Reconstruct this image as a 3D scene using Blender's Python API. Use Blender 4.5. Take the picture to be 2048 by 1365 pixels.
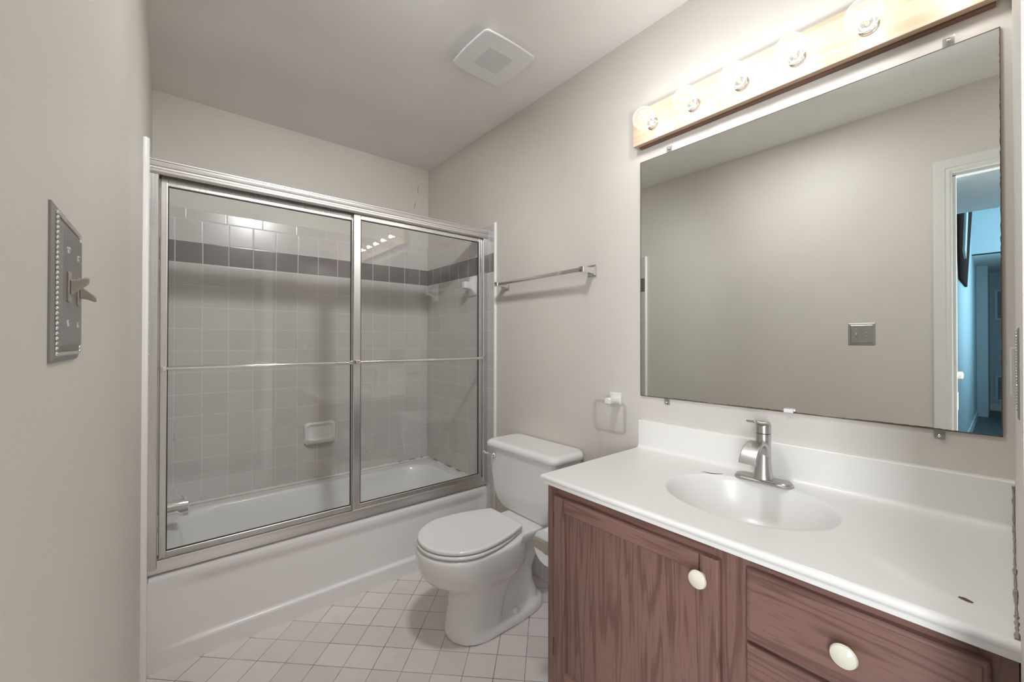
import bpy, bmesh, math, random
from mathutils import Vector, Matrix
random.seed(7)
PI = math.pi
C = bpy.context.scene.collection
for o in list(bpy.data.objects):
    bpy.data.objects.remove(o)
sc = bpy.context.scene

# ------------------------------------------------------------------ camera
YAW, PITCH, ROLL = 39.9017, 0.3771, -0.0722
cam_d = bpy.data.cameras.new('camera')
cam = bpy.data.objects.new('camera', cam_d); C.objects.link(cam)
cam_d.sensor_fit = 'HORIZONTAL'; cam_d.sensor_width = 36.0
cam_d.lens = 36.0 * 824.09 / 2048
cam_d.shift_x = -3.4 / 2048; cam_d.shift_y = -3.8 / 2048
cam_d.clip_start = 0.01; cam_d.clip_end = 50
cy_, sy_ = math.cos(math.radians(YAW)), math.sin(math.radians(YAW))
cp_, sp_ = math.cos(math.radians(PITCH)), math.sin(math.radians(PITCH))
F = Vector((sy_*cp_, cy_*cp_, sp_)); R = Vector((cy_, -sy_, 0)); U = R.cross(F)
rl = math.radians(ROLL)
R2 = R*math.cos(rl) - U*math.sin(rl); U2 = R*math.sin(rl) + U*math.cos(rl)
m3 = Matrix((R2, U2, -F)).transposed()
cam.matrix_world = Matrix.Translation((0, 0, 1.2026)) @ m3.to_4x4()
sc.camera = cam

# ------------------------------------------------------------------ view, world, lights
sc.view_settings.view_transform = 'Standard'
sc.view_settings.look = 'None'
sc.view_settings.gamma = 1.0
sc.view_settings.use_curve_mapping = False
sc.view_settings.exposure = 0.75
sc.cycles.use_denoising = True
sc.cycles.max_bounces = 12
sc.cycles.diffuse_bounces = 8
sc.cycles.glossy_bounces = 8
sc.cycles.transmission_bounces = 8
sc.cycles.transparent_max_bounces = 24
sc.cycles.sample_clamp_indirect = 6.0
sc.cycles.caustics_reflective = False
sc.cycles.caustics_refractive = False
world = bpy.data.worlds.new('world'); sc.world = world; world.use_nodes = True
world.node_tree.nodes['Background'].inputs[0].default_value = (0.75, 0.85, 1.0, 1)
world.node_tree.nodes['Background'].inputs[1].default_value = 0.25
BULB_W = 0.40
FILL_SPOT_W = 52.0
FILL_WASH_W = 4.6

def area(name, loc, rot, sx, sy, power, col):
    d = bpy.data.lights.new(name, 'AREA'); d.shape = 'RECTANGLE'; d.size = sx; d.size_y = sy
    d.energy = power; d.color = col
    o = bpy.data.objects.new(name, d); C.objects.link(o); o.location = loc; o.rotation_euler = rot
    return o
# daylight falling into the tall hallway (blue); added neutral fill lamp shining in through the doorway
area('hall_daylight', (-4.6, -0.62, 2.2), (math.radians(90), 0, 0), 2.2, 2.4, 30, (0.42, 0.77, 1.0))
area('doorway_fill', (-1.0, -0.70, 1.35), (math.radians(90), 0, math.radians(-50)), 0.8, 1.6, 44, (0.93, 0.955, 1.0))

# ------------------------------------------------------------------ room numbers
W = 1.453      # right (vanity) wall
XL = -0.070    # left wall
YB = 2.716     # back wall
CZ = 2.455     # ceiling
YN = -0.011    # near wall beside the vanity
TX, TL, YT = 1.445, -0.055, 2.707   # tile faces

# ------------------------------------------------------------------ node helpers
class Mat:
    def __init__(s, name):
        s.m = bpy.data.materials.new(name); s.m.use_nodes = True
        s.t = s.m.node_tree; s.t.nodes.clear()
        s.out = s.t.nodes.new('ShaderNodeOutputMaterial')
    def n(s, typ, ins=None, **props):
        nd = s.t.nodes.new(typ)
        for k, v in props.items(): setattr(nd, k, v)
        for k, v in (ins or {}).items():
            sock = nd.inputs[k]
            if isinstance(v, bpy.types.NodeSocket): s.t.links.new(v, sock)
            else:
                if isinstance(v, tuple) and len(v) == 3 and sock.type == 'RGBA': v = (*v, 1)
                sock.default_value = v
        return nd
    def math(s, op, a, b=0.0, c=0.0):
        return s.n('ShaderNodeMath', {0: a, 1: b, 2: c}, operation=op).outputs[0]
    def mix(s, f, a, b, blend='MIX'):
        nd = s.n('ShaderNodeMix', data_type='RGBA', blend_type=blend)
        for i, v in ((0, f), (6, a), (7, b)):
            if isinstance(v, bpy.types.NodeSocket): s.t.links.new(v, nd.inputs[i])
            else: nd.inputs[i].default_value = (*v, 1) if isinstance(v, tuple) else v
        return nd.outputs[2]
    def ramp(s, f, stops):
        nd = s.n('ShaderNodeValToRGB', {0: f}); e = nd.color_ramp.elements
        e[0].position, e[0].color = stops[0][0], (*stops[0][1], 1)
        e[1].position, e[1].color = stops[-1][0], (*stops[-1][1], 1)
        for p, c in stops[1:-1]:
            x = e.new(p); x.color = (*c, 1)
        return nd.outputs[0]
    def pos(s):
        return s.n('ShaderNodeNewGeometry').outputs['Position']
    def xyz(s, v):
        return s.n('ShaderNodeSeparateXYZ', {0: v}).outputs
    def comb(s, x, y, z):
        return s.n('ShaderNodeCombineXYZ', {0: x, 1: y, 2: z}).outputs[0]
    def scale(s, v, k):
        return s.n('ShaderNodeVectorMath', {0: v, 1: k}, operation='MULTIPLY').outputs[0]
    def noise(s, v, sc_, det=3.0, rough=0.5, dist=0.0):
        return s.n('ShaderNodeTexNoise', {'Vector': v, 'Scale': sc_, 'Detail': det, 'Roughness': rough, 'Distortion': dist}).outputs[0]
    def smooth(s, v, a, b):   # map a..b to 0..1
        return s.n('ShaderNodeMapRange', {0: v, 1: a, 2: b, 3: 0.0, 4: 1.0}, interpolation_type='SMOOTHSTEP').outputs[0]
    def bump(s, h, dist, strength=1.0):
        return s.n('ShaderNodeBump', {'Height': h, 'Distance': dist, 'Strength': strength}).outputs[0]
    def bsdf(s, **k):
        nd = s.n('ShaderNodeBsdfPrincipled')
        for key, v in k.items():
            key = key.replace('_', ' ')
            sock = nd.inputs[key]
            if isinstance(v, bpy.types.NodeSocket): s.t.links.new(v, sock)
            else: sock.default_value = (*v, 1) if isinstance(v, tuple) else v
        s.t.links.new(nd.outputs[0], s.out.inputs[0])
        return s.m

def paint(name, col, rough=0.55, var=0.03, bump=0.0006):
    m = Mat(name); p = m.pos()
    nz = m.noise(p, 1.6, 4, 0.6)
    c = m.mix(m.smooth(nz, 0.3, 0.75), tuple(x*(1-var) for x in col), tuple(min(1, x*(1+var)) for x in col))
    return m.bsdf(Base_Color=c, Roughness=rough, Normal=m.bump(m.noise(p, 180, 3), bump, 0.35))

def simple(name, col, rough=0.4, metal=0.0, noise_amt=0.04, nscale=12.0, **k):
    m = Mat(name); p = m.pos()
    nz = m.noise(p, nscale, 3)
    c = m.mix(nz, tuple(x*(1-noise_amt) for x in col), tuple(min(1, x*(1+noise_amt)) for x in col))
    return m.bsdf(Base_Color=c, Roughness=rough, Metallic=metal, **k)

def brushed(name, col, rough, axis):
    m = Mat(name); p = m.pos()
    k = [260.0, 260.0, 260.0]; k[axis] = 3.0
    nz = m.noise(m.scale(p, tuple(k)), 1.0, 3)
    c = m.mix(nz, tuple(x*0.9 for x in col), col)
    r = m.math('MULTIPLY_ADD', nz, 0.15, rough-0.05)
    return m.bsdf(Base_Color=c, Roughness=r, Metallic=1.0, Normal=m.bump(nz, 0.0003, 0.3))

def grid_line(m, coord, off, pitch, half):
    """1 on the joint, 0 on the tile; coord in metres"""
    t = m.math('FRACT', m.math('DIVIDE', m.math('SUBTRACT', coord, off), pitch))
    d = m.math('MULTIPLY', m.math('SUBTRACT', 0.5, m.math('ABSOLUTE', m.math('SUBTRACT', t, 0.5))), pitch)
    return m.math('SUBTRACT', 1.0, m.smooth(d, half*0.6, half*1.6)), m.math('SUBTRACT', 1.0, m.smooth(d, half, half+0.004))

def wall_tile(name, axis, u0):
    m = Mat(name); p = m.pos(); x = m.xyz(p); u = x[axis]; z = x[2]
    P = 0.1132
    gu, bu = grid_line(m, u, u0, P, 0.0014)
    gt, bt = grid_line(m, u, u0+0.045, 0.170, 0.0011)
    gv, bv = grid_line(m, z, 1.6085, P, 0.0014)
    trim = m.math('GREATER_THAN', z, 1.6085+2*P)
    # above the trim row there is no further horizontal joint
    gu = m.math('ADD', m.math('MULTIPLY', gu, m.math('SUBTRACT', 1.0, trim)), m.math('MULTIPLY', gt, trim))
    bu = m.math('ADD', m.math('MULTIPLY', bu, m.math('SUBTRACT', 1.0, trim)), m.math('MULTIPLY', bt, trim))
    g = m.math('MAXIMUM', gu, gv); b = m.math('MAXIMUM', bu, bv)
    band = m.math('MULTIPLY', m.math('GREATER_THAN', z, 1.6085), m.math('LESS_THAN', z, 1.6085+P))
    cell = m.comb(m.math('FLOOR', m.math('DIVIDE', m.math('SUBTRACT', u, u0), P)), m.math('FLOOR', m.math('DIVIDE', m.math('SUBTRACT', z, 1.6085), P)), 0.0)
    rnd = m.n('ShaderNodeTexWhiteNoise', {'Vector': cell}, noise_dimensions='3D').outputs[0]
    light = m.mix(rnd, (0.56, 0.53, 0.51), (0.60, 0.567, 0.545))
    dark = m.mix(rnd, (0.150, 0.128, 0.128), (0.175, 0.150, 0.150))
    tile = m.mix(band, light, dark)
    gn = m.noise(p, 9.0, 4, 0.7)
    low = m.math('SUBTRACT', 1.0, m.smooth(z, 0.45, 1.1))      # mildew where the joints stay wet
    dirty = m.math('MULTIPLY', m.smooth(gn, 0.52, 0.70), low)
    gcol = m.mix(dirty, (0.68, 0.65, 0.62), (0.22, 0.18, 0.15))
    col = m.mix(g, tile, gcol)
    h = m.math('SUBTRACT', 1.0, b)
    wav = m.noise(p, 14.0, 2)
    h2 = m.math('MULTIPLY_ADD', wav, 0.35, h)
    return m.bsdf(Base_Color=col, Roughness=m.math('MULTIPLY_ADD', g, 0.40, 0.22), Normal=m.bump(h2, 0.0005, 0.5), Coat_Weight=0.12, Coat_Roughness=0.12)

def floor_tile(name):
    m = Mat(name); p = m.pos(); x = m.xyz(p)
    s2 = math.sqrt(2); P = 0.1584/s2
    a = m.math('DIVIDE', m.math('ADD', x[0], x[1]), s2); b = m.math('DIVIDE', m.math('SUBTRACT', x[0], x[1]), s2)
    ga, ba = grid_line(m, a, 2.0745/s2, P, 0.0010)
    gb, bb = grid_line(m, b, -1.871/s2, P, 0.0010)
    g = m.math('MAXIMUM', ga, gb); bm_ = m.math('MAXIMUM', ba, bb)
    cell = m.comb(m.math('FLOOR', m.math('DIVIDE', m.math('SUBTRACT', a, 2.0745/s2), P)), m.math('FLOOR', m.math('DIVIDE', m.math('SUBTRACT', b, -1.871/s2), P)), 0.0)
    rnd = m.n('ShaderNodeTexWhiteNoise', {'Vector': cell}, noise_dimensions='3D').outputs[0]
    tile = m.mix(rnd, (0.68, 0.64, 0.615), (0.76, 0.72, 0.695))
    smudge = m.smooth(m.noise(p, 5.0, 5, 0.65), 0.50, 0.80)
    tile = m.mix(m.math('MULTIPLY', smudge, 0.30), tile, (0.42, 0.37, 0.34))
    gn = m.smooth(m.noise(p, 4.0, 4, 0.7), 0.35, 0.6)
    gcol = m.mix(gn, (0.42, 0.36, 0.31), (0.10, 0.075, 0.06))
    col = m.mix(g, tile, gcol)
    return m.bsdf(Base_Color=col, Roughness=m.math('MULTIPLY_ADD', g, 0.4, 0.32), Normal=m.bump(m.math('SUBTRACT', 1.0, bm_), 0.0006, 0.5))

def wood(name, axis, cols, scale=1.0, contrast=1.0, pores=1.0, rough=0.42, knots=False):
    """grain running along world axis (0 x, 1 y, 2 z)"""
    m = Mat(name); p = m.pos()
    k = [1.0, 1.0, 1.0]; k[axis] = 0.055
    v = m.scale(p, tuple(k))
    big = m.noise(m.scale(v, (13*scale,)*3), 1.0, 3, 0.5, 0.35)
    rings = m.math('FRACT', m.math('MULTIPLY', big, 9.0))
    tri = m.math('MULTIPLY', m.math('ABSOLUTE', m.math('SUBTRACT', rings, 0.5)), 2.0)
    line = m.smooth(tri, 0.45, 1.0)
    kf = [1.0, 1.0, 1.0]; kf[axis] = 0.03
    fine = m.noise(m.scale(p, tuple(q*420*scale for q in kf)), 1.0, 2, 0.6)
    pore = m.smooth(fine, 0.56, 0.72)
    base = m.mix(m.noise(v, 14*scale, 2), cols[0], cols[1])
    c = m.mix(m.math('MULTIPLY', line, 0.72*contrast), base, cols[2])
    c = m.mix(m.math('MULTIPLY', pore, 0.52*pores), c, cols[3])
    if knots:
        vor = m.n('ShaderNodeTexVoronoi', {'Vector': m.scale(p, (7.0, 2.3, 9.0)), 'Scale': 1.0}).outputs['Distance']
        kn = m.math('SUBTRACT', 1.0, m.smooth(vor, 0.03, 0.09))
        c = m.mix(m.math('MULTIPLY', kn, 0.8), c, (0.22, 0.10, 0.05))
    h = m.math('SUBTRACT', m.math('MULTIPLY', line, -0.5), pore)
    return m.bsdf(Base_Color=c, Roughness=rough, Normal=m.bump(h, 0.0004, 0.5*contrast))

OAK = [(0.245, 0.138, 0.113), (0.205, 0.112, 0.091), (0.125, 0.062, 0.049), (0.080, 0.037, 0.030)]
M = {}
M['wall'] = paint('wall_paint', (0.655, 0.625, 0.577), 0.5)
M['wall_l'] = M['wall']
M['ceil'] = paint('ceiling_paint', (0.84, 0.83, 0.805), 0.7)
M['white'] = paint('white_trim_paint', (0.74, 0.74, 0.72), 0.35, 0.01, 0.0001)
M['tile_b'] = wall_tile('wall_tile_back', 0, 0.0205)
M['tile_s'] = wall_tile('wall_tile_side', 1, 2.629)
M['floor'] = floor_tile('floor_tile')
M['porc'] = simple('porcelain', (0.83, 0.82, 0.81), 0.10, 0, 0.01, 4, Coat_Weight=0.4, Coat_Roughness=0.04)
M['tub'] = simple('tub_enamel', (0.82, 0.81, 0.80), 0.28, 0, 0.02, 3, Coat_Weight=0.3, Coat_Roughness=0.08)
M['ceramic'] = simple('white_ceramic', (0.80, 0.79, 0.77), 0.12, 0, 0.01, 6)
M['plastic'] = simple('white_plastic', (0.82, 0.82, 0.82), 0.35, 0, 0.01, 6)
M['lens'] = simple('fan_lens', (0.70, 0.70, 0.70), 0.5, 0, 0.01, 6)
M['alu'] = brushed('satin_aluminium', (0.80, 0.785, 0.765), 0.32, 0)
M['alu_v'] = brushed('satin_aluminium_upright', (0.80, 0.785, 0.765), 0.27, 2)
M['chrome'] = simple('chrome', (0.82, 0.81, 0.80), 0.08, 1.0, 0.02, 20)
M['nickel'] = brushed('brushed_nickel', (0.54, 0.525, 0.505), 0.34, 2)
M['pewter'] = simple('pewter', (0.33, 0.32, 0.31), 0.38, 0.65, 0.06, 30)
M['bronze'] = simple('dark_bronze', (0.10, 0.055, 0.04), 0.45, 0.3, 0.1, 40)
M['rubber'] = simple('black_rubber', (0.012, 0.011, 0.010), 0.6)
M['counter'] = simple('cultured_marble', (0.82, 0.81, 0.785), 0.30, 0, 0.012, 5, Coat_Weight=0.15, Coat_Roughness=0.16)
M['knob'] = simple('ivory_ceramic', (0.76, 0.73, 0.61), 0.12, 0, 0.03, 8)
M['ivory'] = simple('ivory_plastic', (0.44, 0.40, 0.355), 0.35)
M['oak_z'] = wood('pickled_oak_upright', 2, OAK)
M['oak_y'] = wood('pickled_oak_level', 1, OAK)
M['oak_panel'] = wood('pickled_oak_panel', 2, OAK, 1.25, 1.1)
PINE = [(0.60, 0.455, 0.335), (0.55, 0.405, 0.29), (0.42, 0.28, 0.185), (0.44, 0.32, 0.23)]
M['pine'] = wood('pine', 1, PINE, 0.9, 0.7, 0.3, 0.4, True)
M['pine_dark'] = wood('stained_pine', 1, [(0.22, 0.12, 0.08), (0.18, 0.09, 0.06), (0.10, 0.05, 0.03), (0.08, 0.04, 0.03)], 1, 0.6, 0.4)
M['paper'] = simple('paper', (0.82, 0.81, 0.79), 0.9)
M['taupe'] = simple('taupe_plastic', (0.32, 0.275, 0.24), 0.4)
M['stain'] = simple('brown_stain', (0.10, 0.06, 0.035), 0.6, 0, 0.3, 300)
M['mould'] = simple('mouldy_caulk', (0.30, 0.28, 0.26), 0.7, 0, 0.6, 120)
M['caulk'] = simple('white_caulk', (0.74, 0.72, 0.68), 0.5, 0, 0.08, 60)
M['hall_floor'] = wood('dark_hall_floor', 0, [(0.13, 0.13, 0.14), (0.10, 0.10, 0.11), (0.06, 0.06, 0.07), (0.05, 0.05, 0.05)], 0.6, 0.6, 0.4)
M['hall_wall'] = paint('hall_paint', (0.55, 0.60, 0.62), 0.6)
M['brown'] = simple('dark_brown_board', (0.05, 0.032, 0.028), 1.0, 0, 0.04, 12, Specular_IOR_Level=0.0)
M['grille'] = simple('grey_grille', (0.33, 0.35, 0.34), 0.5)
M['brass'] = simple('aged_brass', (0.45, 0.36, 0.22), 0.3, 1.0)

def glass_mat(name, tint, base_gloss, rough=0.0, ior=1.5):
    m = Mat(name)
    tr = m.n('ShaderNodeBsdfTransparent', {0: tint})
    gl = m.n('ShaderNodeBsdfGlossy', {'Color': (1.0, 1.0, 1.0), 'Roughness': rough})
    fc = m.n('ShaderNodeLayerWeight', {0: 0.5}).outputs['Facing']
    f = m.math('ADD', m.math('MULTIPLY_ADD', m.math('POWER', fc, 5.0), 0.95, 0.04), base_gloss)
    mx = m.n('ShaderNodeMixShader', {0: f, 1: tr.outputs[0], 2: gl.outputs[0]})
    m.t.links.new(mx.outputs[0], m.out.inputs[0])
    return m.m
M['glass'] = glass_mat('clear_glass', (0.975, 0.985, 0.98), 0.0)
M['acrylic'] = glass_mat('clear_acrylic', (0.98, 0.98, 0.975), 0.09, 0.12)

def bulb_glass():
    m = Mat('bulb_glass')
    tr = m.n('ShaderNodeBsdfTransparent', {0: (0.97, 0.97, 0.97)})
    gl = m.n('ShaderNodeBsdfGlossy', {'Color': (1.0, 1.0, 1.0), 'Roughness': 0.03})
    em = m.n('ShaderNodeEmission', {0: (1.0, 0.97, 0.95), 1: 0.9})
    lw = m.n('ShaderNodeLayerWeight', {0: 0.35}).outputs['Facing']
    a = m.n('ShaderNodeMixShader', {0: m.math('MULTIPLY_ADD', lw, 0.35, 0.10), 1: tr.outputs[0], 2: em.outputs[0]})
    b = m.n('ShaderNodeMixShader', {0: m.math('MULTIPLY', lw, 0.25), 1: a.outputs[0], 2: gl.outputs[0]})
    m.t.links.new(b.outputs[0], m.out.inputs[0])
    return m.m
M['bulb'] = bulb_glass()
def emit(name, col, st):
    m = Mat(name); e = m.n('ShaderNodeEmission', {0: col, 1: st})
    m.t.links.new(e.outputs[0], m.out.inputs[0]); return m.m
M['filament'] = emit('glowing_filament', (1.0, 0.95, 0.88), 25.0)

M['fill_lens'] = emit('added_fill_lens', (1.0, 0.98, 0.96), 10.0)  # glowing lens of the added ceiling fill lamp
def mirror_mat():
    m = Mat('mirror_silver'); p = m.pos()
    v = m.n('ShaderNodeTexVoronoi', {'Vector': p, 'Scale': 34.0}).outputs['Distance']
    spot = m.math('SUBTRACT', 1.0, m.smooth(v, 0.02, 0.05))
    top = m.smooth(m.xyz(p)[2], 1.72, 1.9)
    gate = m.smooth(m.noise(p, 3.0, 2), 0.5, 0.6)
    f = m.math('MULTIPLY', m.math('MULTIPLY', spot, top), gate)
    c = m.mix(f, (0.89, 0.915, 0.885), (0.45, 0.45, 0.43))
    return m.bsdf(Base_Color=c, Metallic=1.0, Roughness=m.math('MULTIPLY', f, 0.4))
M['mirror'] = mirror_mat()

# ------------------------------------------------------------------ mesh helpers
def new(): return bmesh.new()
def faces_ring(bm, a, b, closed=True):
    n = len(a); r = range(n if closed else n-1)
    for i in r:
        j = (i+1) % n
        try: bm.faces.new((a[i], a[j], b[j], b[i]))
        except ValueError: pass
def box(bm, x0, x1, y0, y1, z0, z1, bev=0.0, seg=2):
    t = bmesh.new()
    bmesh.ops.create_cube(t, size=1)
    for v in t.verts:
        v.co = Vector(((x0+x1)/2 + v.co.x*(x1-x0), (y0+y1)/2 + v.co.y*(y1-y0), (z0+z1)/2 + v.co.z*(z1-z0)))
    if bev > 0:
        bmesh.ops.bevel(t, geom=t.edges[:], offset=bev, segments=seg, profile=0.5, affect='EDGES')
    join(bm, t); return bm
def join(bm, t, mat=None):
    me = bpy.data.meshes.new('tmp'); t.to_mesh(me); t.free()
    if mat is not None: me.transform(mat)
    bm.from_mesh(me); bpy.data.meshes.remove(me)
def loft(bm, rings, cap=(True, True), closed=True):
    rs = [[bm.verts.new(p) for p in r] for r in rings]
    for a, b in zip(rs, rs[1:]): faces_ring(bm, a, b, closed)
    if cap[0]: bm.faces.new(rs[0][::-1])
    if cap[1]: bm.faces.new(rs[-1])
    return rs
def rrect(cx, cy, hx, hy, r, k=8):
    """rounded rectangle outline, 4*(k+1) points"""
    r = min(r, hx-1e-4, hy-1e-4); pts = []
    for q, (sx, sy) in enumerate(((1, 1), (-1, 1), (-1, -1), (1, -1))):
        for i in range(k+1):
            a = PI/2*q + PI/2*i/k
            pts.append((cx + sx*(hx-r) + r*math.cos(a), cy + sy*(hy-r) + r*math.sin(a)))
    return pts
def circ(c, u, v, r, n=24, r2=None):
    c = Vector(c); u = Vector(u); v = Vector(v); r2 = r if r2 is None else r2
    return [c + u*r*math.cos(2*PI*i/n) + v*r2*math.sin(2*PI*i/n) for i in range(n)]
def basis(d):
    d = Vector(d).normalized(); a = Vector((0, 0, 1)) if abs(d.z) < 0.9 else Vector((1, 0, 0))
    u = d.cross(a).normalized(); return u, d.cross(u).normalized()
def lathe(bm, c, d, prof, n=32):
    """prof: list of (distance along d, radius)"""
    c = Vector(c); d = Vector(d).normalized(); u, v = basis(d)
    rings = [circ(c + d*t, u, v, max(r, 1e-5), n) for t, r in prof]
    loft(bm, rings)
def tube(bm, pts, r, n=12, flat=1.0):
    pts = [Vector(p) for p in pts]; rings = []
    u = None
    for i, p in enumerate(pts):
        d = (pts[min(i+1, len(pts)-1)] - pts[max(i-1, 0)]).normalized()
        if u is None: u, v = basis(d)
        else:
            u = (u - d*u.dot(d)).normalized(); v = d.cross(u)
        rr = r[i] if isinstance(r, (list, tuple)) else r
        rings.append(circ(p, u, v, rr, n, rr*flat))
    loft(bm, rings)
def extrude_prof(bm, prof, axis, a, b):
    """closed profile of 2D points; axis x -> (y,z); y -> (x,z); z -> (x,y)"""
    def P(q, t):
        return {0: (t, q[0], q[1]), 1: (q[0], t, q[1]), 2: (q[0], q[1], t)}[axis]
    loft(bm, [[P(q, a) for q in prof], [P(q, b) for q in prof]])
def finish(bm):
    bmesh.ops.remove_doubles(bm, verts=bm.verts[:], dist=1e-6)
    bmesh.ops.recalc_face_normals(bm, faces=bm.faces[:])

ORG = {}
def obj(name, bm, mat, parent=None, smooth=True, angle=40, origin=None):
    finish(bm)
    if parent is not None: org = ORG[parent.name]
    elif origin is not None: org = Vector(origin)
    else:
        lo = [min(v.co[i] for v in bm.verts) for i in range(3)]; hi = [max(v.co[i] for v in bm.verts) for i in range(3)]
        org = Vector(((lo[0]+hi[0])/2, (lo[1]+hi[1])/2, lo[2]))
    for v in bm.verts: v.co -= org
    me = bpy.data.meshes.new(name)
    if smooth:
        ca = math.radians(angle)
        for f in bm.faces: f.smooth = True
        for e in bm.edges:
            if len(e.link_faces) == 2 and e.calc_face_angle(0) > ca: e.smooth = False
    bm.to_mesh(me); bm.free()
    me.materials.append(mat)
    o = bpy.data.objects.new(name, me); C.objects.link(o)
    ORG[o.name] = org
    if smooth:
        wn = o.modifiers.new('weighted_normal', 'WEIGHTED_NORMAL'); wn.weight = 100; wn.keep_sharp = True
    if parent is not None: o.parent = parent
    else: o.location = org
    return o
def thing(name, label, cat, loc, group=None):
    o = bpy.data.objects.new(name, None); C.objects.link(o); o.location = loc
    o.empty_display_size = 0.05
    ORG[o.name] = Vector(loc); o['label'] = label; o['category'] = cat
    if group: o['group'] = group
    return o
def tag(o, label, cat, group=None):
    o['label'] = label; o['category'] = cat
    if group: o['group'] = group
    return o
def struct(name, bm, mat, **k):
    o = obj(name, bm, mat, None, **k); o['kind'] = 'structure'; return o
def subsurf(o, lv=2):
    s = o.modifiers.new('subdivision', 'SUBSURF'); s.levels = lv; s.render_levels = lv

# ------------------------------------------------------------------ room shell
XF, YF = 0.68, -0.72           # the near wall stops at XF, the entry recess runs back to YF
b = box(new(), XL-0.115, W+0.115, YF-0.1, YB+0.115, -0.06, 0.0); struct('floor', b, M['floor'], smooth=False)
b = box(new(), XL-0.115, W+0.115, YF-0.1, YB+0.115, CZ, CZ+0.06); struct('ceiling', b, M['ceil'], smooth=False)
struct('wall_back', box(new(), XL-0.115, W+0.115, YB, YB+0.115, 0, CZ), M['wall'], smooth=False)
struct('wall_right', box(new(), W, W+0.115, YN-0.115, YB, 0, CZ), M['wall'], smooth=False)
struct('wall_near', box(new(), XF, W, YN-0.115, YN, 0, CZ), M['wall'], smooth=False)
b = box(new(), XL-0.115, XF+0.115, YF-0.115, YF, 0, CZ); box(b, XF, XF+0.115, YF, YN-0.115, 0, CZ)
struct('wall_front', b, M['wall'], smooth=False)
D0, D1, DZ = -0.55, 0.172, 2.045      # door opening in the left wall
b = box(new(), XL-0.115, XL, D1, YB, 0, CZ); box(b, XL-0.115, XL, YF, D0, 0, CZ); box(b, XL-0.115, XL, D0, D1, DZ, CZ)
struct('wall_left', b, M['wall'], smooth=False)

# tile cladding of the tub alcove
struct('wall_tiled_back', box(new(), TL, TX, YT, YB, 0.30, 1.889, 0.002), M['tile_b'])
struct('wall_tiled_right', box(new(), TX, W, 1.905, YB, 0.0, 1.889, 0.002), M['tile_s'])
struct('wall_tiled_left', box(new(), XL, TL, 1.875, YB, 0.0, 1.889, 0.003), M['tile_s'])
def bullnose(name, x0, x1, y, z1):
    pr = [(x0, y+0.012), (x0, y)]
    n = 6; s = 1 if x1 > x0 else -1; r = abs(x1-x0)
    for i in range(n+1):
        a = PI/2*i/n
        pr.append((x0 + s*r*math.sin(a), y + r - r*math.cos(a)*1.0 if False else y + (1-math.cos(a))*0.010))
    pr.append((x1, y+0.012))
    bm = new(); extrude_prof(bm, pr, 2, 0.0, z1)
    return struct(name, bm, M['ceramic'])
bullnose('trim_1', W, TX-0.003, 1.893, 1.895)
bullnose('trim_2', XL, TL+0.001, 1.863, 1.895)

# hairline cracks in the paint of the back wall above the shower
b = new()
tube(b, [(1.372, YB-0.0003, 2.325), (1.369, YB-0.0004, 2.300), (1.371, YB-0.0003, 2.272)], [.0007, .0014, .0006], 6)
tube(b, [(1.352, YB-0.0003, 2.215), (1.346, YB-0.0004, 2.180), (1.340, YB-0.0003, 2.150)], [.0006, .0015, .0007], 6)
wb = bpy.data.objects['wall_back']; ck = obj('paint_crack', b, M['stain'], wb); ck['label'] = 'thin dark paint cracks'; ck['kind'] = 'stuff'

# tiled baseboard behind the toilet
b = box(new(), W-0.009, W, 0.952, 1.892, 0, 0.108, 0.002)
struct('baseboard_right', b, M['tile_s'])

# door casing and jamb in the left wall
def casing():
    bm = new(); x = XL; w = 0.062
    def strip(y0, y1, z0, z1, inner):  # inner: which side meets the opening
        pass
    # moulded profile across the width: (distance from opening edge, thickness)
    prof = [(0.0, 0.0), (0.0, 0.007), (0.006, 0.010), (0.018, 0.010), (0.022, 0.013), (0.045, 0.016), (0.052, 0.018), (w, 0.018), (w, 0.0)]
    def P(y, z): return y, z
    for sx in (0, 1):
        xs = x if sx == 0 else XL-0.115; s = 1 if sx == 0 else -1
        path = [(D1, 0.0, 1, 0), (D1, DZ, 1, 1), (D0, DZ, -1, 1), (D0, 0.0, -1, 0)]
        rings = []
        for (yy, zz, sy, sz) in path:
            rings.append([(xs + s*t, yy + sy*d, zz + sz*d) for d, t in prof])
        loft(bm, rings)
    return bm
d1 = obj('door_1', casing(), M['white'], angle=25); d1['kind'] = 'structure'
b = box(new(), XL-0.113, XL-0.002, D1-0.002, D1+0.016, 0, DZ); box(b, XL-0.113, XL-0.002, D0-0.016, D0+0.002, 0, DZ)
box(b, XL-0.113, XL-0.002, D0, D1, DZ-0.002, DZ+0.016)
box(b, XL-0.065, XL-0.030, D1-0.014, D1, 0, DZ-0.01); box(b, XL-0.065, XL-0.030, D0, D0+0.014, 0, DZ-0.01); box(b, XL-0.065, XL-0.030, D0, D1, DZ-0.014, DZ)
ob = obj('jamb', b, M['white'], d1, smooth=False)
b = new(); box(b, XL-0.112, XL-0.078, D1-0.0045, D1-0.001, 0.86, 0.95, 0.001); tube(b, [(XL-0.112, D1-0.008, 0.86), (XL-0.112, D1-0.008, 0.95)], 0.006, 10)
ob = obj('hinge', b, M['brass'], d1); ob['label'] = 'aged metal butt hinge'

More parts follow.
